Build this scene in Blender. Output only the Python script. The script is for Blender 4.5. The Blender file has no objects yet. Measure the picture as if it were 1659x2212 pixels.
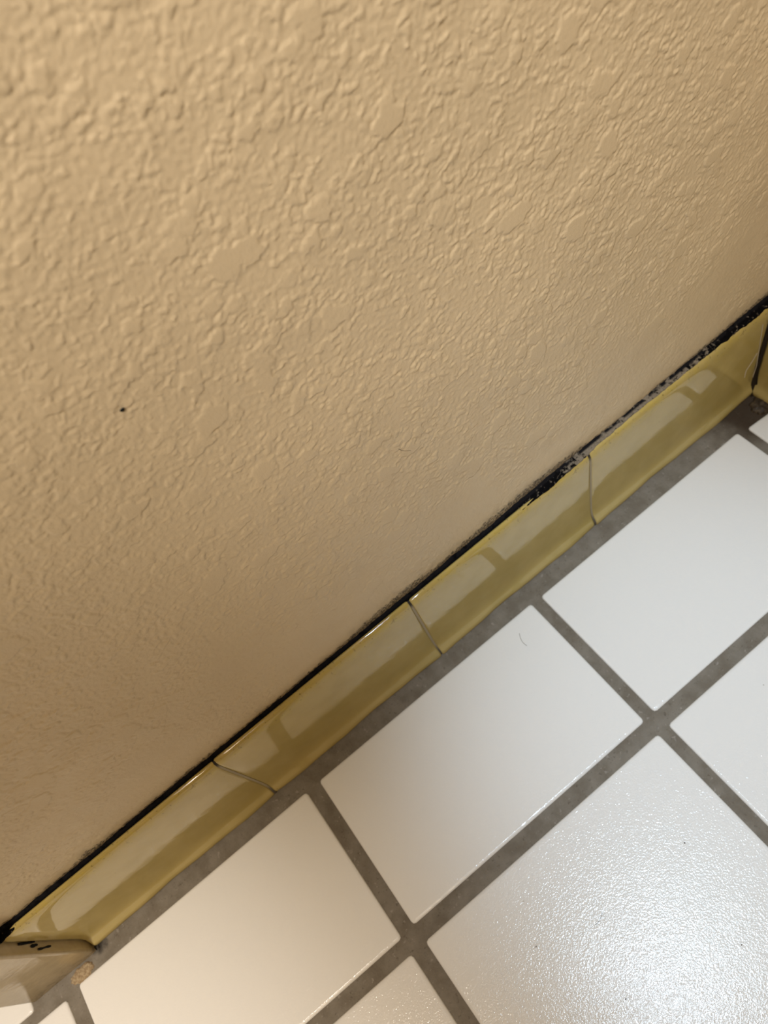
import bpy, math, random
from mathutils import Vector, Matrix
random.seed(7)
S = bpy.context.scene
COL = S.collection

# ------------------------------------------------------------------ camera
cam_d = bpy.data.cameras.new('camera'); cam = bpy.data.objects.new('camera', cam_d); COL.objects.link(cam)
CAM = Vector((0.0942, -0.1712, 0.5347))
RT = Vector((0.77496158, -0.58551549, -0.23792049))
DN = Vector((-0.62184696, -0.63917578, -0.45250489))
FW = Vector((0.11287561, 0.49862404, -0.8594377))
cam.matrix_world = Matrix(((RT.x, -DN.x, -FW.x, CAM.x), (RT.y, -DN.y, -FW.y, CAM.y), (RT.z, -DN.z, -FW.z, CAM.z), (0, 0, 0, 1)))
cam_d.sensor_fit = 'VERTICAL'; cam_d.sensor_height = 24.0
cam_d.lens = 1635.77 * 24.0 / 2212.0
cam_d.clip_start = 0.01; cam_d.clip_end = 50
cam_d.dof.use_dof = True; cam_d.dof.focus_distance = 0.385; cam_d.dof.aperture_fstop = cam_d.lens / 2.3
S.camera = cam

# ------------------------------------------------------------------ world, lights, exposure
wd = bpy.data.worlds.new('world'); S.world = wd; wd.use_nodes = True
wd.node_tree.nodes['Background'].inputs[0].default_value = (1.0, 0.9, 0.75, 1)
wd.node_tree.nodes['Background'].inputs[1].default_value = 0.05
S.view_settings.view_transform = 'Standard'; S.view_settings.look = 'None'
S.view_settings.gamma = 1; S.view_settings.use_curve_mapping = False
S.view_settings.exposure = 0.0

def add_light(name, kind, loc, target, energy, color, **kw):
    d = bpy.data.lights.new(name, kind); o = bpy.data.objects.new(name, d); COL.objects.link(o)
    d.energy = energy; d.color = color
    for k, v in kw.items(): setattr(d, k, v)
    o.location = loc
    o.rotation_euler = (Vector(target) - Vector(loc)).to_track_quat('-Z', 'Y').to_euler()
    return o
# cool downlight over the right half, its pool falling on the floor tiles there
add_light('cool_downlight', 'SPOT', (0.10, -0.50, 2.40), (0.255, -0.14, 0), 168, (0.63, 0.82, 1.0),
          spot_size=math.radians(13.2), spot_blend=1.0, shadow_soft_size=0.06)
# added warm spot without a known source, grades the wall brighter towards the top
add_light('wall_fill_spot', 'SPOT', (-0.50, -1.15, 2.40), (0.13, 0.027, 0.86), 330, (1.0, 0.925, 0.87),
          spot_size=math.radians(24), spot_blend=1.0, shadow_soft_size=0.06)
# added warm spot by the door, brightens the lower-left floor
add_light('door_fill_spot', 'SPOT', (-0.75, -0.55, 2.40), (-0.33, -0.15, 0), 225, (1.0, 0.91, 0.79),
          spot_size=math.radians(17), spot_blend=1.0, shadow_soft_size=0.07)
# the room's general lamp
add_light('room_lamp', 'AREA', (-0.75, -1.55, 2.38), (-0.75, -1.55, 0), 11, (1.0, 0.78, 0.50), shape='DISK', size=0.30)

# ------------------------------------------------------------------ helpers
def tag(o, label=None, cat=None, group=None, kind=None):
    if label: o['label'] = label
    if cat: o['category'] = cat
    if group: o['group'] = group
    if kind: o['kind'] = kind
    return o
def mesh(name, V, F, mat, parent=None, smooth=False):
    m = bpy.data.meshes.new(name); m.from_pydata(V, [], F); m.update()
    if mat: m.materials.append(mat)
    if smooth:
        for p in m.polygons: p.use_smooth = True
    o = bpy.data.objects.new(name, m); COL.objects.link(o)
    if parent: o.parent = parent
    return o
def empty(name, loc=(0, 0, 0)):
    o = bpy.data.objects.new(name, None); COL.objects.link(o); o.location = loc; o.empty_display_size = .05; return o
class MB:
    def __init__(s): s.V = []; s.F = []
    def box(s, a, b):
        n = len(s.V); x0, y0, z0 = a; x1, y1, z1 = b
        s.V += [(x0,y0,z0),(x1,y0,z0),(x1,y1,z0),(x0,y1,z0),(x0,y0,z1),(x1,y0,z1),(x1,y1,z1),(x0,y1,z1)]
        s.F += [tuple(n+i for i in f) for f in ((0,3,2,1),(4,5,6,7),(0,1,5,4),(1,2,6,5),(2,3,7,6),(3,0,4,7))]
        return s
    def build(s, name, mat, parent=None, bevel=0):
        o = mesh(name, s.V, s.F, mat, parent)
        if bevel:
            md = o.modifiers.new('bevel', 'BEVEL'); md.width = bevel; md.segments = 3; md.limit_method = 'ANGLE'
            for p in o.data.polygons: p.use_smooth = True
        return o
class NT:
    def __init__(s, name):
        s.m = bpy.data.materials.new(name); s.m.use_nodes = True; s.t = s.m.node_tree
        s.b = s.t.nodes['Principled BSDF']
        s.co = s.n('ShaderNodeTexCoord')
    def n(s, t, **kw):
        o = s.t.nodes.new(t)
        for k, v in kw.items(): setattr(o, k, v)
        return o
    def set(s, sock, v):
        if isinstance(v, bpy.types.NodeSocket): s.t.links.new(v, sock)
        else: sock.default_value = v
    def noise(s, vec, scale, detail=2, rough=.5, dist=0, lac=2):
        o = s.n('ShaderNodeTexNoise'); s.set(o.inputs['Vector'], vec); o.inputs['Scale'].default_value = scale
        o.inputs['Detail'].default_value = detail; o.inputs['Roughness'].default_value = rough; o.inputs['Distortion'].default_value = dist
        return o.outputs['Fac']
    def voro(s, vec, scale, feature='SMOOTH_F1', smooth=.3):
        o = s.n('ShaderNodeTexVoronoi', feature=feature); s.set(o.inputs['Vector'], vec); o.inputs['Scale'].default_value = scale
        if feature == 'SMOOTH_F1': o.inputs['Smoothness'].default_value = smooth
        return o.outputs['Distance']
    def math(s, op, a, b=0.0, c=0.0, clamp=False):
        o = s.n('ShaderNodeMath', operation=op); o.use_clamp = clamp
        s.set(o.inputs[0], a); s.set(o.inputs[1], b); s.set(o.inputs[2], c); return o.outputs[0]
    def step(s, v, a, b, lo=0., hi=1., kind='SMOOTHSTEP'):
        o = s.n('ShaderNodeMapRange', interpolation_type=kind); s.set(o.inputs[0], v)
        for i, q in enumerate((a, b, lo, hi)): s.set(o.inputs[i+1], q)
        return o.outputs[0]
    def ramp(s, v, pts, interp='LINEAR'):
        o = s.n('ShaderNodeValToRGB'); s.set(o.inputs[0], v); cr = o.color_ramp; cr.interpolation = interp
        while len(cr.elements) < len(pts): cr.elements.new(.5)
        for e, (p, c) in zip(cr.elements, pts):
            e.position = p; e.color = (c, c, c, 1) if not hasattr(c, '__len__') else (*c, 1)
        return o.outputs[0]
    def mixc(s, f, a, b):
        o = s.n('ShaderNodeMix', data_type='RGBA'); s.set(o.inputs[0], f)
        s.set(o.inputs[6], (*a, 1) if isinstance(a, tuple) else a); s.set(o.inputs[7], (*b, 1) if isinstance(b, tuple) else b)
        return o.outputs[2]
    def xyz(s, v):
        o = s.n('ShaderNodeSeparateXYZ'); s.set(o.inputs[0], v); return o.outputs
    def bump(s, h, dist, strength=1.0, normal=None):
        o = s.n('ShaderNodeBump'); s.set(o.inputs['Height'], h); o.inputs['Distance'].default_value = dist; s.set(o.inputs['Strength'], strength)
        if normal is not None: s.set(o.inputs['Normal'], normal)
        s.set(s.b.inputs['Normal'], o.outputs[0]); return o.outputs[0]
    def out(s, color=None, rough=None, spec=None, coat=None, coat_rough=None):
        if color is not None: s.set(s.b.inputs['Base Color'], (*color, 1) if isinstance(color, tuple) else color)
        if rough is not None: s.set(s.b.inputs['Roughness'], rough)
        if spec is not None: s.set(s.b.inputs['Specular IOR Level'], spec)
        if coat is not None: s.b.inputs['Coat Weight'].default_value = coat; s.b.inputs['Coat Roughness'].default_value = coat_rough or .05
        return s.m

# ------------------------------------------------------------------ measures (metres)
YW = 0.0268           # wall plane (the room lies at y < YW)
XR = 0.4525           # right wall plane
XJ = -0.187           # side of the door frame
CH = 0.0945           # height of the cove tiles

# ------------------------------------------------------------------ materials
def wall_mat(name, base=(0.615, 0.505, 0.328), stains=True, relief=True):
    k = NT(name); P = k.co.outputs['Object']; X, Y, Z = k.xyz(P)
    if relief: h = k.math('ADD', k.noise(P, 1300, 2, .6), k.math('MULTIPLY', k.noise(P, 420, 1), .8)); k.bump(h, 0.00011, 1.0)
    else: h = k.step(k.noise(P, 150, 3, .55), .45, .6); k.bump(h, 0.0005, 1.0)
    tone = k.noise(P, 9, 3)
    col = k.mixc(k.step(tone, .3, .7), tuple(c*.96 for c in base), tuple(c*1.04 for c in base))
    if stains:
        u = k.math('DIVIDE', k.math('ADD', X, .19), .645)          # 0 door frame .. 1 right corner
        reach = k.ramp(u, [(0, .30), (.03, .02), (.09, .05), (.115, .42), (.14, .02), (.235, .16), (.26, .0), (.40, .06), (.455, .42), (.50, .55),
                           (.525, .18), (.56, .28), (.60, .50), (.66, .62), (.70, .45), (.735, .10), (.80, .08), (.86, .12), (.90, .22), (.95, .32), (1, .45)][0:21])
        dz = k.math('SUBTRACT', Z, CH + .0015)
        fr = k.math('MULTIPLY', k.math('SUBTRACT', k.noise(P, 260, 4, .7), .5), .012)
        lim = k.math('MULTIPLY', reach, .013)
        body = k.step(k.math('ADD', dz, fr), k.math('SUBTRACT', lim, .0012), k.math('ADD', lim, .0012), 1, 0)
        thin = k.step(k.noise(P, 700, 3, .7), .36, .62, .25, 1.0)
        msk = k.math('MULTIPLY', body, thin)
        col = k.mixc(k.math('MULTIPLY', msk, .93), col, (.018, .016, .017))
        halo = k.step(k.math('ADD', dz, k.math('MULTIPLY', fr, .8)), lim, k.math('ADD', lim, .010), .30, 0)
        col = k.mixc(k.math('MULTIPLY', halo, k.step(k.noise(P, 120, 3), .35, .7)), col, (.16, .125, .08))
    return k.out(col, k.step(k.noise(P, 120, 2), .3, .7, .40, .52), .42)
M_wall = wall_mat('beige_textured_paint')
M_wall_plain = wall_mat('beige_wall_paint', stains=False, relief=False)

def flat_mat(name, color, rough=.5, spec=.5, **kw):
    k = NT(name); P = k.co.outputs['Object']
    f = k.step(k.noise(P, 30, 3), .3, .7)
    col = k.mixc(f, tuple(c*.95 for c in color), tuple(min(1, c*1.05) for c in color))
    return k.out(col, rough, spec)
M_ceiling = flat_mat('white_ceiling_paint', (.74, .72, .67), .8)
M_black = flat_mat('black_dirt', (.008, .008, .009), .8, .2)
M_hair = flat_mat('brown_hair', (.035, .022, .014), .5)
M_hair_light = flat_mat('pale_hair', (.30, .26, .20), .5)
M_metal = flat_mat('satin_metal', (.5, .48, .45), .3); M_metal.node_tree.nodes['Principled BSDF'].inputs['Metallic'].default_value = 1

def jamb_mat():
    k = NT('cream_gloss_paint'); P = k.co.outputs['Object']; X, Y, Z = k.xyz(P)
    col = k.mixc(k.step(k.noise(P, 60, 3), .35, .7), (.52, .42, .25), (.46, .37, .215))
    dirt = k.math('MULTIPLY', k.step(k.noise(P, 240, 4, .65), .45, .68), k.step(Z, .0, .018, .55, .04))
    col = k.mixc(dirt, col, (.22, .17, .09))
    k.bump(k.noise(P, 130, 3), .0004, .6)
    return k.out(col, .16, .5)
M_jamb = jamb_mat()

def floor_tile_mat():
    k = NT('white_glazed_floor_tile'); P = k.co.outputs['Object']
    oi = k.n('ShaderNodeObjectInfo').outputs['Random']
    col = k.mixc(oi, (.80, .785, .765), (.83, .82, .80))
    sp = k.math('MULTIPLY', k.step(k.voro(P, 95, 'F1'), .055, .03), k.step(k.noise(P, 33, 1), .62, .66))
    col = k.mixc(k.math('MULTIPLY', sp, .55), col, (.30, .26, .20))
    h = k.math('ADD', k.math('MULTIPLY', k.noise(P, 850, 2, .55), .5), k.math('MULTIPLY', k.noise(P, 330, 2), .25))
    k.bump(h, .00028, 1.0)
    return k.out(col, .13, .30)
M_tile = floor_tile_mat()

def grout_mat():
    k = NT('grey_grout'); P = k.co.outputs['Object']; X, Y, Z = k.xyz(P)
    n = k.noise(P, 70, 4, .6)
    col = k.mixc(k.step(n, .3, .7), (.165, .141, .110), (.230, .205, .170))
    col = k.mixc(k.math('MULTIPLY', k.step(k.noise(P, 420, 3, .6), .60, .72), .45), col, (.07, .055, .04))
    col = k.mixc(k.math('MULTIPLY', k.step(k.noise(P, 300, 2, .6), .64, .76), .35), col, (.45, .42, .38))
    # brown dirt collected in the right-hand corner
    c = k.math('MULTIPLY', k.step(k.math('ADD', X, k.math('MULTIPLY', k.noise(P, 60, 3), .03)), .405, .432), k.step(Y, -.03, -.002))
    col = k.mixc(k.math('MULTIPLY', c, .85), col, (.035, .02, .010))
    # black smudge beside the door frame
    d = k.n('ShaderNodeVectorMath', operation='DISTANCE'); k.set(d.inputs[0], P); d.inputs[1].default_value = (-.184, .013, 0)
    e = k.step(k.math('ADD', d.outputs['Value'], k.math('MULTIPLY', k.noise(P, 220, 3), .008)), .006, .012, .9, 0)
    col = k.mixc(e, col, (.012, .010, .010))
    h = k.math('ADD', k.noise(P, 500, 4, .65), k.math('MULTIPLY', k.noise(P, 90, 3), .9))
    k.bump(h, .0007, .8)
    return k.out(col, .85, .25)
M_grout = grout_mat()

def cove_mat():
    k = NT('yellow_glazed_cove_tile'); P = k.co.outputs['Object']; X, Y, Z = k.xyz(P)
    oi = k.n('ShaderNodeObjectInfo').outputs['Random']
    col = k.mixc(k.step(k.noise(P, 35, 3), .3, .7), (.43, .335, .110), (.50, .395, .150))
    col = k.mixc(k.math('MULTIPLY', oi, .3), col, (.42, .345, .15))
    # patchy yellower tone and grime under the top rim
    up = k.step(k.math('ADD', Z, k.math('MULTIPLY', k.noise(P, 130, 4, .6), .016)), .087, .101)
    col = k.mixc(k.math('MULTIPLY', up, k.step(k.noise(P, 210, 3, .6), .42, .66, .05, .55)), col, (.50, .39, .085))
    g = k.math('MULTIPLY', up, k.step(k.noise(P, 380, 3, .6), .60, .70, 0, .6))
    col = k.mixc(g, col, (.13, .10, .03))
    sp = k.math('MULTIPLY', k.step(k.voro(P, 130, 'F1'), .10, .05), k.step(k.noise(P, 40, 1), .60, .64))
    col = k.mixc(k.math('MULTIPLY', sp, .4), col, (.12, .09, .03))
    k.bump(k.noise(P, 60, 2), .0005, .35)
    return k.out(col, .055, .62)
M_cove = cove_mat()

def caulk_mat():
    k = NT('mildewed_caulk'); P = k.co.outputs['Object']; X, Y, Z = k.xyz(P)
    u = k.math('DIVIDE', k.math('ADD', X, .19), .645)
    lightness = k.ramp(u, [(0, .35), (.02, .12), (.05, 0), (.60, 0), (.63, .22), (.68, .30), (.705, .52), (.73, .85), (.78, .72), (.84, .72), (.88, .45), (.92, .22), (1, .20)])
    n = k.noise(P, 330, 4, .65)
    f = k.step(k.math('ADD', k.math('MULTIPLY', lightness, .9), k.math('MULTIPLY', k.math('SUBTRACT', n, .5), 1.9)), .32, .60)
    f = k.math('MULTIPLY', f, k.step(lightness, .02, .10))
    col = k.mixc(f, (.0028, .0028, .0035), k.mixc(k.noise(P, 600, 3, .6), (.12, .10, .075), (.33, .285, .22)))
    # a black line where the bead meets the wall
    wl = k.math('MULTIPLY', k.step(Y, YW - .0026, YW - .0012), k.step(k.noise(P, 160, 3), .35, .5))
    col = k.mixc(wl, col, (.01, .01, .012))
    k.bump(k.noise(P, 500, 4, .6), .0012, .9)
    return k.out(col, .9, .08)
M_caulk = caulk_mat()
def grime_mat():
    k = NT('wet_brown_grime'); P = k.co.outputs['Object']
    col = k.mixc(k.step(k.noise(P, 240, 4, .6), .35, .7), (.025, .014, .006), (.11, .08, .05))
    k.bump(k.noise(P, 350, 4, .6), .0012, .9)
    return k.out(col, .5, .4)
def joint_mat():
    k = NT('joint_grout'); P = k.co.outputs['Object']; X, Y, Z = k.xyz(P)
    col = k.mixc(k.step(Z, .086, .093), (.36, .31, .21), (.03, .025, .02))
    col = k.mixc(k.step(Z, .014, .004), col, (.11, .095, .075))
    return k.out(col, .7, .3)
M_joint = joint_mat()
def mortar_mat():
    k = NT('sandy_mortar'); P = k.co.outputs['Object']
    col = k.mixc(k.step(k.noise(P, 500, 4, .7), .35, .65), (.30, .21, .12), (.50, .39, .25))
    k.bump(k.noise(P, 600, 4, .7), .0012, 1.0)
    return k.out(col, .85, .2)
M_mortar = mortar_mat()

# ------------------------------------------------------------------ walls and ceiling
X0, Y0, Z1 = -1.80, -2.10, 2.45
XD = -1.102           # far side of the door frame
HEAD = 2.08
def quads(name, rects, mat, parent=None):
    V = []; F = []
    for r in rects:
        n = len(V); V += r; F.append((n, n+1, n+2, n+3))
    return mesh(name, V, F, mat, parent)
def wall_relief():
    """Knockdown plaster: thousands of irregular droplets, flattened at one height."""
    import numpy as np
    rng = np.random.default_rng(12)
    st = .00052; x0, x1, z0, z1 = XJ, XR, .088, .500
    nx = int(round((x1-x0)/st)) + 1; nz = int(round((z1-z0)/st)) + 1
    gx = np.linspace(x0, x1, nx); gz = np.linspace(z0, z1, nz)
    fx = np.fft.fftfreq(nx, st)[None, :]; fz = np.fft.fftfreq(nz, st)[:, None]; fr = np.sqrt(fx*fx + fz*fz)
    def field(wl, bw=.45):
        w = np.fft.fft2(rng.standard_normal((nz, nx)))
        f = np.real(np.fft.ifft2(w*np.exp(-((fr*wl - 1)/bw)**2))); return f/f.std()
    wx = .00055*field(.007) + .00022*field(.0022); wz = .00055*field(.007) + .00022*field(.0022)
    GX, GZ_ = np.meshgrid(gx, gz); WX = GX + wx; WZ = GZ_ + wz
    dens = field(.035, .8)
    H = np.zeros((nz, nx))
    def splat(n, rlo, rhi, pw, hk, hmax, edge, thr=-9, add=0):
        nonlocal H
        for _ in range(n):
            cx = rng.uniform(x0, x1); cz = rng.uniform(z0, z1)
            i = int((cx-x0)/st); j = int((cz-z0)/st)
            if dens[j, i] < thr + rng.uniform(-.8, .8): continue
            R = rlo*(rhi/rlo)**(rng.uniform()**pw); an = rng.uniform(1, 1.55); th = rng.uniform(0, 3.14)
            c, s_ = math.cos(th), math.sin(th); k = int(R*an*1.35/st) + 3
            a, b_, e, f_ = max(j-k, 0), min(j+k+1, nz), max(i-k, 0), min(i+k+1, nx)
            dx = WX[a:b_, e:f_] - cx; dz = WZ[a:b_, e:f_] - cz
            r = np.sqrt(((dx*c + dz*s_)/an)**2 + (dx*s_ - dz*c)**2)/R
            h = min(hmax, hk*R)*rng.uniform(.6, 1.15)
            v = h*np.clip((1 - r**edge), 0, 1)**.75
            if add: H[a:b_, e:f_] += v*add
            else: H[a:b_, e:f_] = np.maximum(H[a:b_, e:f_], v)
    splat(36000, .0005, .0017, 1.4, .27, .00040, 2.2, -1.3)
    splat(5600, .0014, .0034, 1.5, .19, .00056, 3.2, -.3)
    splat(850, .0030, .0072, 1.8, .13, .00068, 6.0, .15)
    splat(24000, .00045, .0011, 1, .25, .00024, 2, -.8, add=.9)
    H += .000045*field(.0035) + .00002*field(.0014)
    T = .00046 + .00003*field(.06, .8)
    H = np.where(H > T, T + (H - T)*.07, H)          # the trowel pass
    zz = GZ_ + .028*field(.09, .8) - .05*np.clip((GX - .05), -.2, .4)*.6
    amp = np.clip((zz - .085)/(.190 - .085), 0, 1); amp = .20 + .80*amp*amp*(3 - 2*amp)
    edge = np.clip((GZ_ - z0)/.006, 0, 1)
    H = (H - .0001)*amp*edge + .00010*field(.06, .8)*edge
    V = np.stack([GX, YW - H*1.1, GZ_], -1).reshape(-1, 3)
    idx = np.arange(nx*nz).reshape(nz, nx)
    Q = np.stack([idx[:-1, :-1], idx[:-1, 1:], idx[1:, 1:], idx[1:, :-1]], -1).reshape(-1, 4)
    nf = len(Q)
    bx = MB()
    bx.box((XJ, YW + .004, -.01), (XR + .10, YW + .11, Z1)); bx.box((X0, YW, -.01), (XD, YW + .11, Z1)); bx.box((XD, YW, HEAD), (XJ, YW + .11, Z1))
    bx.box((XJ, YW, .4995), (XR + .02, YW + .006, Z1)); bx.box((XJ, YW + .0005, -.01), (XR + .02, YW + .006, .0885))
    bv = np.array(bx.V); bf = np.array(bx.F) + len(V)
    V = np.concatenate([V, bv]); Q = np.concatenate([Q, bf])
    m = bpy.data.meshes.new('wall_back'); m.vertices.add(len(V)); m.vertices.foreach_set('co', V.astype('f4').ravel())
    m.loops.add(Q.size); m.loops.foreach_set('vertex_index', Q.astype('i4').ravel())
    m.polygons.add(len(Q)); m.polygons.foreach_set('loop_start', np.arange(0, Q.size, 4, dtype='i4'))
    sm = np.zeros(len(Q), dtype=bool); sm[:nf] = True; mi = np.zeros(len(Q), dtype='i4'); mi[nf:] = 1
    m.materials.append(M_wall); m.materials.append(M_wall_plain)
    m.update(calc_edges=True); m.polygons.foreach_set('use_smooth', sm); m.polygons.foreach_set('material_index', mi); m.validate()
    o = bpy.data.objects.new('wall_back', m); COL.objects.link(o); return o
tag(wall_relief(), 'beige knockdown-textured painted wall filling the upper half', kind='structure')
tag(MB().box((XR, Y0, -.01), (XR + .10, YW, Z1)).build('wall_right', M_wall_plain), 'beige wall meeting the long wall at the right corner', kind='structure')
tag(MB().box((X0 - .1, Y0, -.01), (X0, YW + .11, Z1)).build('wall_left', M_wall_plain), kind='structure')
tag(MB().box((X0 - .1, Y0 - .1, -.01), (XR + .1, Y0, Z1)).build('wall_front', M_wall_plain), kind='structure')
tag(MB().box((X0 - .1, Y0 - .1, Z1), (XR + .1, YW + .11, Z1 + .1)).build('ceiling', M_ceiling), kind='structure')

# ------------------------------------------------------------------ floor: grout bed with tiles set in it
def grid(name, x0, x1, y0, y1, z, nx, ny, mat, parent=None):
    V = [(x0 + (x1-x0)*i/nx, y0 + (y1-y0)*j/ny, z) for j in range(ny+1) for i in range(nx+1)]
    F = [(j*(nx+1)+i, j*(nx+1)+i+1, (j+1)*(nx+1)+i+1, (j+1)*(nx+1)+i) for j in range(ny) for i in range(nx)]
    return mesh(name, V, F, mat, parent)
GZ = -0.0013
floor = MB().box((X0 - .1, Y0 - .1, -.05), (XR + .1, YW + .16, GZ)).build('floor', M_grout)
tag(floor, 'white square floor tiles in wide grey grout', kind='structure')

def tile_mesh(name, q, rr=.0016, depth=.0045):
    # q: corners counter-clockwise seen from above, as measured
    cx = sum(p[0] for p in q)/4; cy = sum(p[1] for p in q)/4
    prof = [(0.0, -depth), (0.0, -.0011), (.0004, -.0005), (.0010, -.00015), (rr + .0006, 0.0)]
    V = []; F = []; n = 12
    def ring(ins, z):
        pts = []
        for i in range(4):
            p = Vector(q[i]); a = (Vector(q[i-1]) - p).normalized(); c = (Vector(q[(i+1) % 4]) - p).normalized()
            rad = max(.0009, .0024 - ins)
            cen = p + (a + c)*(ins + rad)
            for t in (0, .5, 1):
                ang = t*math.pi/2
                d = (-c*math.cos(ang) - a*math.sin(ang))
                pts.append((cen.x + d.x*rad, cen.y + d.y*rad, z))
        return pts
    for ins, z in prof: V += ring(ins, z)
    for k in range(len(prof)-1):
        for i in range(n):
            a, b_ = k*n+i, k*n+(i+1) % n
            F.append((a, b_, b_+n, a+n))
    F.append(tuple(range((len(prof)-1)*n, len(prof)*n)))
    m = bpy.data.meshes.new(name); m.from_pydata(V, [], F); m.update(); m.materials.append(M_tile)
    for p in m.polygons[:-1]: p.use_smooth = True
    return m
def add_tile(m, loc=(0, 0, 0), rz=0):
    o = bpy.data.objects.new('tile', m); COL.objects.link(o); o.parent = floor; o.location = loc; o.rotation_euler = (random.uniform(-.0012, .0012), random.uniform(-.0012, .0012), rz)
    return o
def quad_tile(q):
    c = Vector((sum(p[0] for p in q)/4, sum(p[1] for p in q)/4))
    return add_tile(tile_mesh('tile', [(Vector(p) - c) for p in q]), (c.x, c.y, 0))
BX = [(-.2174, -.2070), (-.0106, .0004), (.1991, .2079), (.4071, .4149)]      # the joints across, left and right edge
ROW1T, ROW1B, ROW2T = .0006, -.1110, -.1217
# the row against the wall, as measured
quad_tile([(-.207, -.1115), (-.0103, -.1115), (-.0106, .0011), (-.207, .0008)])
quad_tile([(-.0001, -.1103), (.1985, -.1108), (.1991, .0004), (.0007, .0012)])
quad_tile([(.2075, -.1108), (.4068, -.1108), (.4071, -.0016), (.2079, -.0003)])
quad_tile([(.4149, -.1108), (.4375, -.1108), (.4375, -.0058), (.4149, -.0041)])
quad_tile([(-.416, -.1115), (-.2170, -.1115), (-.2176, -.0016), (-.416, -.001)])
# next row
rows = [(-.1217, -.3200)]
while rows[-1][1] > Y0 + .02: rows.append((rows[-1][1] - .0095, max(rows[-1][1] - .0095 - .1985, Y0)))
cols = [(BX[i][1], BX[i+1][0]) for i in range(3)] + [(BX[3][1], .4375)]
xl = BX[0][0]
left_cols = []
while xl > X0 + .03:
    left_cols.append((max(xl - .1985, X0), xl)); xl -= .2080
for ri, (yt, yb) in enumerate(rows):
    for a, c in cols + left_cols:
        if abs((c-a) - .1985) < .003 and abs((yt - yb) - .1985) < .003 and ri > 1:
            if 'std' not in globals(): std = tile_mesh('tile', [Vector(p) for p in ((-.0993, -.0993), (.0993, -.0993), (.0993, .0993), (-.0993, .0993))])
            add_tile(std, ((a+c)/2, (yt+yb)/2, 0))
        else: quad_tile([(a, yb), (c, yb), (c, yt), (a, yt)])
for a, c in left_cols[1:]:
    quad_tile([(a, -.1115), (c, -.1115), (c, -.001), (a, -.001)])
# tiles in the doorway
dx = -.2403
while dx > XD + .10:
    a = max(dx - .1985, XD + .055)
    quad_tile([(a, .0062), (dx, .0062), (dx, .150), (a, .150)]); dx -= .208
def blob(cx, cy, z, rx, ry, h, n=14, rot=0, seed=0, flat=.8):
    r = random.Random(seed); V = []; F = []
    rings = [(1, 0), (.93, .5), (.8, .85), (.45, 1)]
    jit = [r.uniform(.86, 1.12) for _ in range(n)]
    for s_, hz in rings:
        for i in range(n):
            t = i*2*math.pi/n; x = math.cos(t)*rx*s_*jit[i]; y = math.sin(t)*ry*s_*jit[i]
            V.append((cx + x*math.cos(rot) - y*math.sin(rot), cy + x*math.sin(rot) + y*math.cos(rot), z + h*hz*r.uniform(.8, 1.1)))
    V.append((cx, cy, z + h))
    for k in range(3):
        for i in range(n): F.append((k*n+i, k*n+(i+1) % n, (k+1)*n+(i+1) % n, (k+1)*n+i))
    for i in range(n): F.append((3*n+i, 3*n+(i+1) % n, 4*n))
    return V, F
V, F = blob(-.2015, .0052, GZ, .0092, .0050, .0018, n=24, rot=.05, seed=3)
tag(mesh('mortar_lump', V, F, M_mortar, floor, True), 'sandy beige lump of mortar in the grey grout')

# ------------------------------------------------------------------ cove base tiles
def cove_profile():
    # (distance from wall plane, z), from the foot up the face and over the rounded top
    p = [(.0060, -.0030), (.0119, -.0030), (.0128, .0002), (.0127, .0020), (.0122, .0034), (.0114, .0048), (.0105, .0063), (.0096, .0083), (.0089, .0110), (.0084, .0150), (.0081, .0210),
         (.0079, .0320), (.0078, .0500), (.0078, .0700), (.0078, .0835), (.0077, .0872), (.0074, .0900), (.0068, .0922), (.0061, .0935), (.0053, .0942), (.0044, .0945), (.0034, .0942), (.0030, .0900)]
    return p
PROF = cove_profile()
def norm2(i):
    a = Vector(PROF[max(i-1, 0)]); c = Vector(PROF[min(i+1, len(PROF)-1)]); t = (c - a).normalized(); return Vector((t.y, -t.x))
def cove_mesh(L, seed=0, chip=0):
    r = random.Random(seed); V = []; F = []
    st = [(0, .0014), (.00035, .0006), (.0010, .00015), (.0022, 0)]
    st += [(L*k/12, 0) for k in range(1, 12)] + [(L-.0022, 0), (L-.0010, .00015), (L-.00035, .0006), (L, .0014)]
    n = len(PROF)
    ph = r.uniform(0, 6)
    for s_, ins in st:
        foot = .0005*math.sin(s_*55+ph) + .0003*math.sin(s_*140+ph*2)       # the foot wavers a little, as laid
        for i, (d, z) in enumerate(PROF):
            nn = norm2(i); w = max(0, 1 - z/.012)
            V.append((s_, -(d - nn.x*ins + foot*w) , z - nn.y*ins))
    m = len(st)
    for j in range(m-1):
        for i in range(n-1):
            a = j*n+i; F.append((a, a+n, a+n+1, a+1))
    F.append(tuple(range(n))); F.append(tuple((m-1)*n + i for i in reversed(range(n))))
    return V, F
base = MB().box((XJ + .0005, YW - .0030, -.004), (XR, YW + .001, .0870)).build('baseboard_back', M_joint)
tag(base, 'yellow glazed cove tile baseboard along the foot of the textured wall', kind='structure')
J = [(-.1862, -.02925), (-.0284, .1245), (.1254, .27675), (.2776, .4436)]
for i, (a, c) in enumerate(J):
    V, F = cove_mesh(c-a, i+1)
    o = mesh('tile', V, F, M_cove, base, True)
    o.location = (a, YW + (.0, .0003, -.0001, .0002)[i], (0, .0002, -.0002, .0001)[i])
    o.rotation_euler = (0, (.001, -.0015, .001, 0)[i], (.001, -.002, .0015, -.001)[i])
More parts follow.
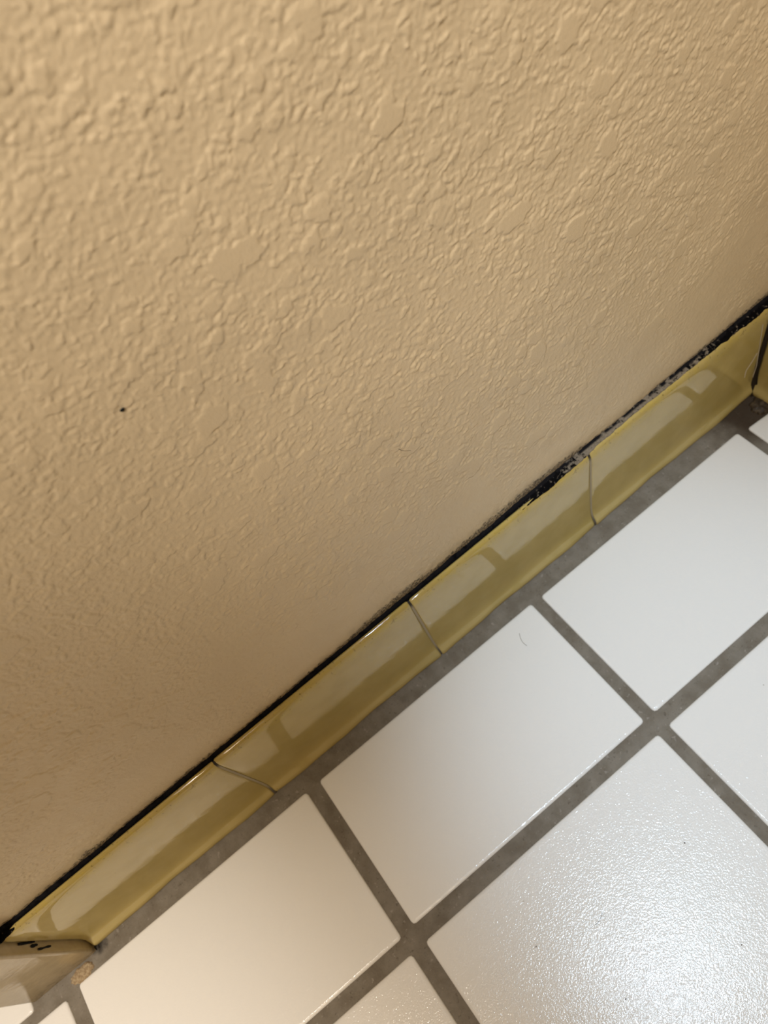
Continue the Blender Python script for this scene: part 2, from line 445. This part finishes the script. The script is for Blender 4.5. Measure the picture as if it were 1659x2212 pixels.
# joints between cove tiles: thin grout following the profile
def joint(x, w, parent, inset=.0007, tilt=0):
    V = []; F = []; n = len(PROF)
    for s_ in (-w/2, w/2):
        for i, (d, z) in enumerate(PROF):
            nn = norm2(i); V.append((x + s_ + tilt*(z-.05), YW - (d - nn.x*inset), z - nn.y*inset))
    for i in range(n-1): F.append((i, n+i, n+i+1, i+1))
    return mesh('grout_joint', V, F, M_joint, parent, True)
for x in (-.0288, .1249, .2771): joint(x, .0016, base, .0005)
# caulk bead / open black gap between tile tops and wall
def caulk(name, x0, x1, step=.0015):
    V = []; F = []; r = random.Random(5); n = 7; N = int((x1-x0)/step); lo = hi = 0
    for k in range(N+1):
        x = x0 + (x1-x0)*k/N; u = (x+.19)/.645
        lo = lo*.7 + r.uniform(-.00035, .00035); hi = hi*.7 + r.uniform(-.0004, .0004)
        fill = min(1, max(0, (u-.60)/.10)) if u < .9 else 1
        thin_ = .0016*math.exp(-((u-.80)/.07)**2)
        if u < .05: fill = 1 - u/.05
        out = .0037 + .0010*fill + lo*.8 + (.0015*math.exp(-((u-.66)/.05)**2)) + .0012*max(0, (u-.88)*8) + (.003 if u < .035 else 0)*(1-u/.035) - thin_*.6
        top = CH + .0002 + .0016*fill + hi + (.0012*math.exp(-((u-.655)/.04)**2)) + .0022*max(0, (u-.85)*6.6)*.6
        if u < .03: top += .002*(1-u/.03)
        zf = CH - .0016*(1-fill) + .0006*fill
        pts = [(-.0005, top + .0002), (.0000, top), (.0009, zf*.45 + top*.55), (.0020, zf*.8 + top*.2), (.0032, zf + .0003*fill), (out, zf + .0000 + .0003*fill), (out + .0005, CH - .0009)]
        for d, z in pts: V.append((x, YW - d, z))
    for k in range(N):
        for i in range(n-1):
            a = k*n+i; F.append((a, a+1, a+n+1, a+n))
    return V, F
V, F = caulk('caulk', XJ + .0002, XR - .001)
tag(mesh('caulk', V, F, M_caulk, base, True), 'ragged black mildewed caulk line on top of the yellow tiles')
# white smear at the right end of the last tile
M_smear = flat_mat('dried_caulk_smear', (.55, .47, .33), .5)

# right wall base
base_r = MB().box((XR - .0030, Y0, -.004), (XR + .001, YW - .009, .0870)).build('baseboard_right', M_joint)
tag(base_r, 'yellow glazed cove tile baseboard of the right wall', kind='structure')
y = YW - .0090
mr = None
while y > Y0 + .16:
    if mr is None:
        V, F = cove_mesh(.1520, 11); mr = bpy.data.meshes.new('tile'); mr.from_pydata(V, [], F); mr.materials.append(M_cove)
        for p in mr.polygons: p.use_smooth = True
    o = bpy.data.objects.new('tile', mr); COL.objects.link(o); o.parent = base_r
    o.rotation_euler = (0, 0, -math.pi/2); o.location = (XR + .001, y, 0); y -= .1533
# dirty caulk filling the corner
V = []; F = []
for i in range(13):
    t = i/12; z = -.001 + .096*t; w = .0050*max(0, 1-t*3.2)**1.5 + .0007 + .0003*math.sin(i*2.1); f_ = .0048*max(0, 1-z/.014)**1.5
    V += [(.4444 - w, YW - .0078 - f_, z), (.4448 - w*.3, YW - .0088 - w*.3 - f_, z), (XR - .0076 - f_*.6, YW - .0092 - w, z)]
for i in range(12):
    for j in range(2): a = i*3+j; F.append((a, a+1, a+4, a+3))
def ribbon(name, pts, wid, val, mat, parent, axis=1, seed=0):
    r_ = random.Random(seed); P = [hit(u, v, axis, val) for u, v in pts]; V = []; F = []
    Q = [P[i].lerp(P[i+1], k/4) for i in range(len(P)-1) for k in range(4)] + [P[-1]]
    for i, p in enumerate(Q):
        t = (Q[min(i+1, len(Q)-1)] - Q[max(i-1, 0)]).normalized(); s_ = Vector((0, -1, 0)).cross(t).normalized(); w = wid*r_.uniform(.5, 1.2)
        V += [p - s_*w, p + Vector((0, -.0004, 0)), p + s_*w]
    for i in range(len(Q)-1):
        for j in range(2): a = i*3+j; F.append((a, a+1, a+4, a+3))
    return mesh(name, V, F, mat, parent, True)
tag(mesh('corner_grime', V, F, flat_mat('brown_corner_grime', (.022, .015, .008), .75, .2), base), 'dark brown grime filling the tile corner')
V, F = blob(.4370, .0030, GZ, .0085, .0075, .0030, n=22, rot=.5, seed=9)
mesh('grime_lump', V, F, grime_mat(), base, True)

# ------------------------------------------------------------------ door: steel frame with closed leaf
door = empty('door_1', ((XJ + XD)/2, YW, 0)); tag(door, 'cream painted steel door frame at the left end of the wall', kind='structure')
YF = .0110
b = MB()
for xa, xb in ((XJ - .0525, XJ), (XD, XD + .0525)): b.box((xa, YF, -.003), (xb, YW + .13, HEAD))
b.box((XD, YF, HEAD - .0525), (XJ, YW + .13, HEAD))
fr = b.build('door_frame', M_jamb, door, bevel=.0022); fr.matrix_parent_inverse = door.matrix_world.inverted(); fr.location = (0, 0, 0)
fr.location = (-(XJ + XD)/2, -YW, 0); fr.matrix_parent_inverse.identity()
b = MB().box((XD + .056, YW + .05, .008), (XJ - .056, YW + .094, HEAD - .056))
lf = b.build('door_leaf', flat_mat('door_paint', (.50, .42, .28), .4), door, bevel=.001); lf.location = fr.location
b = MB().box((XD + .10, YW - .01, .98), (XD + .12, YW + .05, 1.0)).box((XD + .10, YW - .012, .98), (XD + .22, YW + .002, 1.0))
hd = b.build('door_handle', M_metal, lf, bevel=.003)
# black chips and cracks on the frame side and its seam
def pix_ray(u, v):
    return (RT*((u - 829.5)/1635.77) + DN*((v - 1106)/1635.77) + FW)
def hit(u, v, axis, val):
    d = pix_ray(u, v); t = (val - CAM[axis])/d[axis]; return CAM + d*t
def chip(pts, wid, name='paint_chip', axis=0, val=XJ + .0003, parent=None, mat=None, seed=0):
    # a thin ragged sliver along measured points on the frame's side
    r = random.Random(seed); P = [hit(u, v, axis, val) for u, v in pts]; Q = []
    for i in range(len(P)-1):
        for k in range(5): Q.append(P[i].lerp(P[i+1], k/5))
    Q.append(P[-1]); V = []; F = []; m = len(Q)
    nrm = Vector((1, 0, 0)) if axis == 0 else Vector((0, -1, 0))
    for i, p in enumerate(Q):
        t = (Q[min(i+1, m-1)] - Q[max(i-1, 0)]).normalized(); s_ = nrm.cross(t).normalized()
        w = wid*(math.sin(math.pi*(i+.6)/(m+.2))**.5)*r.uniform(.6, 1.25)
        V += [p - s_*w, p + nrm*.0003, p + s_*w]
    for i in range(m-1):
        for j in range(2): a = i*3+j; F.append((a, a+1, a+4, a+3))
    o = mesh(name, V, F, mat or M_black, parent, False)
    return o
for i, (pts, w) in enumerate([([(38, 2040), (75, 2034)], .0010), ([(66, 2045), (81, 2040)], .0011), ([(82, 2051), (110, 2043)], .0009),
                 ([(132, 2029), (160, 2027), (192, 2025)], .0006), ([(186, 2028), (198, 2031), (214, 2029)], .0017), ([(203, 2044), (210, 2052)], .0009)]):
    o = chip(pts, w, parent=fr, seed=i, val=XJ + (.0003 if i < 3 else .0016))
    o.location = (0, 0, 0)
    if i == 0: o['label'] = 'black scuff on cream door frame'
sm = ribbon('caulk_smear', [(1636, 762), (1624, 782), (1612, 800), (1608, 815)], .0007, YW - .0079, M_smear, base, seed=2); sm['label'] = 'pale dried caulk smear'
ribbon('caulk_smear', [(1648, 700), (1642, 740), (1634, 790), (1622, 825)], .0004, YW - .0079, M_smear, base, seed=3)
# hairline gap between wall and frame
V = []; F = []
r = random.Random(4)
for i in range(60):
    z = .098 + i*.01; w = .0005 + r.uniform(-.00015, .0002)
    V += [(XJ, YW - .0002 - w, z), (XJ + .0012, YW - .0002, z)]
for i in range(59): a = 2*i; F.append((a, a+1, a+3, a+2))
o = mesh('seam_gap', V, F, M_black, fr)

# ------------------------------------------------------------------ ceiling fixtures (out of frame)
def ring(r0, r1, z0, z1, n=40):
    V = []; F = []
    for rr, z in ((r0, z0), (r1, z0), (r1, z1), (r0, z1)):
        V += [(rr*math.cos(i*2*math.pi/n), rr*math.sin(i*2*math.pi/n), z) for i in range(n)]
    for k in range(4):
        for i in range(n): a = k*n+i; b_ = k*n+(i+1) % n; c = ((k+1) % 4)*n; F.append((a, b_, c+(i+1) % n, c+i))
    return V, F
def disc(rr, z, n=40):
    return [(rr*math.cos(i*2*math.pi/n), rr*math.sin(i*2*math.pi/n), z) for i in range(n)], [tuple(reversed(range(n)))]
def emis(name, col, st):
    k = NT(name); k.out(col, .5); k.set(k.b.inputs['Emission Color'], (*col, 1)); k.b.inputs['Emission Strength'].default_value = st; return k.m
def fixture(loc, rad, label, col, st):
    t = empty('ceiling_light', loc); tag(t, label, 'ceiling light')
    V, F = ring(rad, rad + .02, -.02, 0); mesh('trim_ring', V, F, M_ceiling, t)
    V, F = disc(rad, -.004); mesh('lens', V, F, emis('lit_lens', col, st), t)
fixture((.10, -.50, Z1), .075, 'small round cool white downlight in the ceiling above the camera', (.85, .92, 1), 8)
fixture((-.50, -1.15, Z1), .065, 'added small round warm fill spot in the ceiling turned to the textured wall', (1, .88, .7), 8)  # invented fitting for the added wall spot
fixture((-.75, -.55, Z1), .075, 'added small round warm fill spot in the ceiling near the door', (1, .88, .7), 8)  # invented fitting to go with the added spot by the door
fixture((-.75, -1.55, Z1), .16, 'large round warm white lamp in the middle of the ceiling', (1, .88, .7), 5)

# ------------------------------------------------------------------ hairs and specks
def hair(pts, axis, val, rad, mat, label, lift=Vector((0, 0, 0))):
    cu = bpy.data.curves.new('hair', 'CURVE'); cu.dimensions = '3D'; cu.bevel_depth = rad; cu.bevel_resolution = 2; cu.resolution_u = 8
    P = [hit(u, v, axis, val) + lift for u, v in pts]; sp = cu.splines.new('BEZIER'); sp.bezier_points.add(len(P)-1)
    for bp, p in zip(sp.bezier_points, P): bp.co = p; bp.handle_left_type = bp.handle_right_type = 'AUTO'
    cu.materials.append(mat)
    o = bpy.data.objects.new('hair', cu); COL.objects.link(o)
    dg = bpy.context.evaluated_depsgraph_get(); m = bpy.data.meshes.new_from_object(o.evaluated_get(dg)); m.name = 'hair'
    bpy.data.objects.remove(o); o = bpy.data.objects.new('hair', m); COL.objects.link(o)
    return tag(o, label, 'hair')
hair([(861, 970), (868, 973), (877, 974), (887, 973)], 1, YW - .0004, .00009, M_hair, 'short dark curved hair stuck on the beige wall')
hair([(1286, 1998), (1292, 1992), (1297, 1984), (1301, 1972)], 2, .0002, .00009, M_hair, 'short fine dark hair lying on the white floor tile at bottom right')
hair([(1122, 1368), (1124, 1377), (1129, 1387), (1138, 1395)], 2, .0002, .00016, M_hair_light, 'pale curved hair on the floor tile just below the baseboard')
def speck(u, v, axis, val, r_, label, mat, group=None, seed=1, name='speck'):
    p = hit(u, v, axis, val); V, F = blob(0, 0, 0, r_, r_*.85, r_*.5, n=10, seed=seed)
    if axis == 1: V = [(x, -z, y_) for x, y_, z in V]
    o = mesh(name, V, F, mat, None, True); o.location = p
    return tag(o, label, 'speck', group)
speck(264, 885, 1, YW - .0003, .00088, 'small black round speck on the beige wall at left', M_black, seed=2)
M_sp = flat_mat('brown_speck', (.16, .12, .09), .7)
speck(1479, 1821, 2, .0001, .00055, 'tiny grey speck on the white tile below the right grout crossing', M_sp, seed=3)
speck(1602, 2041, 2, .0001, .00042, 'tiny brown speck on the white tile near the right edge', M_sp, seed=4)
speck(1352, 2158, 2, .0001, .00045, 'tiny brown speck in the glittering patch of the floor tile', M_sp, seed=5)
speck(1158, 2045, 2, .0001, .0004, 'tiny pale speck on the floor tile left of the glittering patch', M_sp, seed=6)
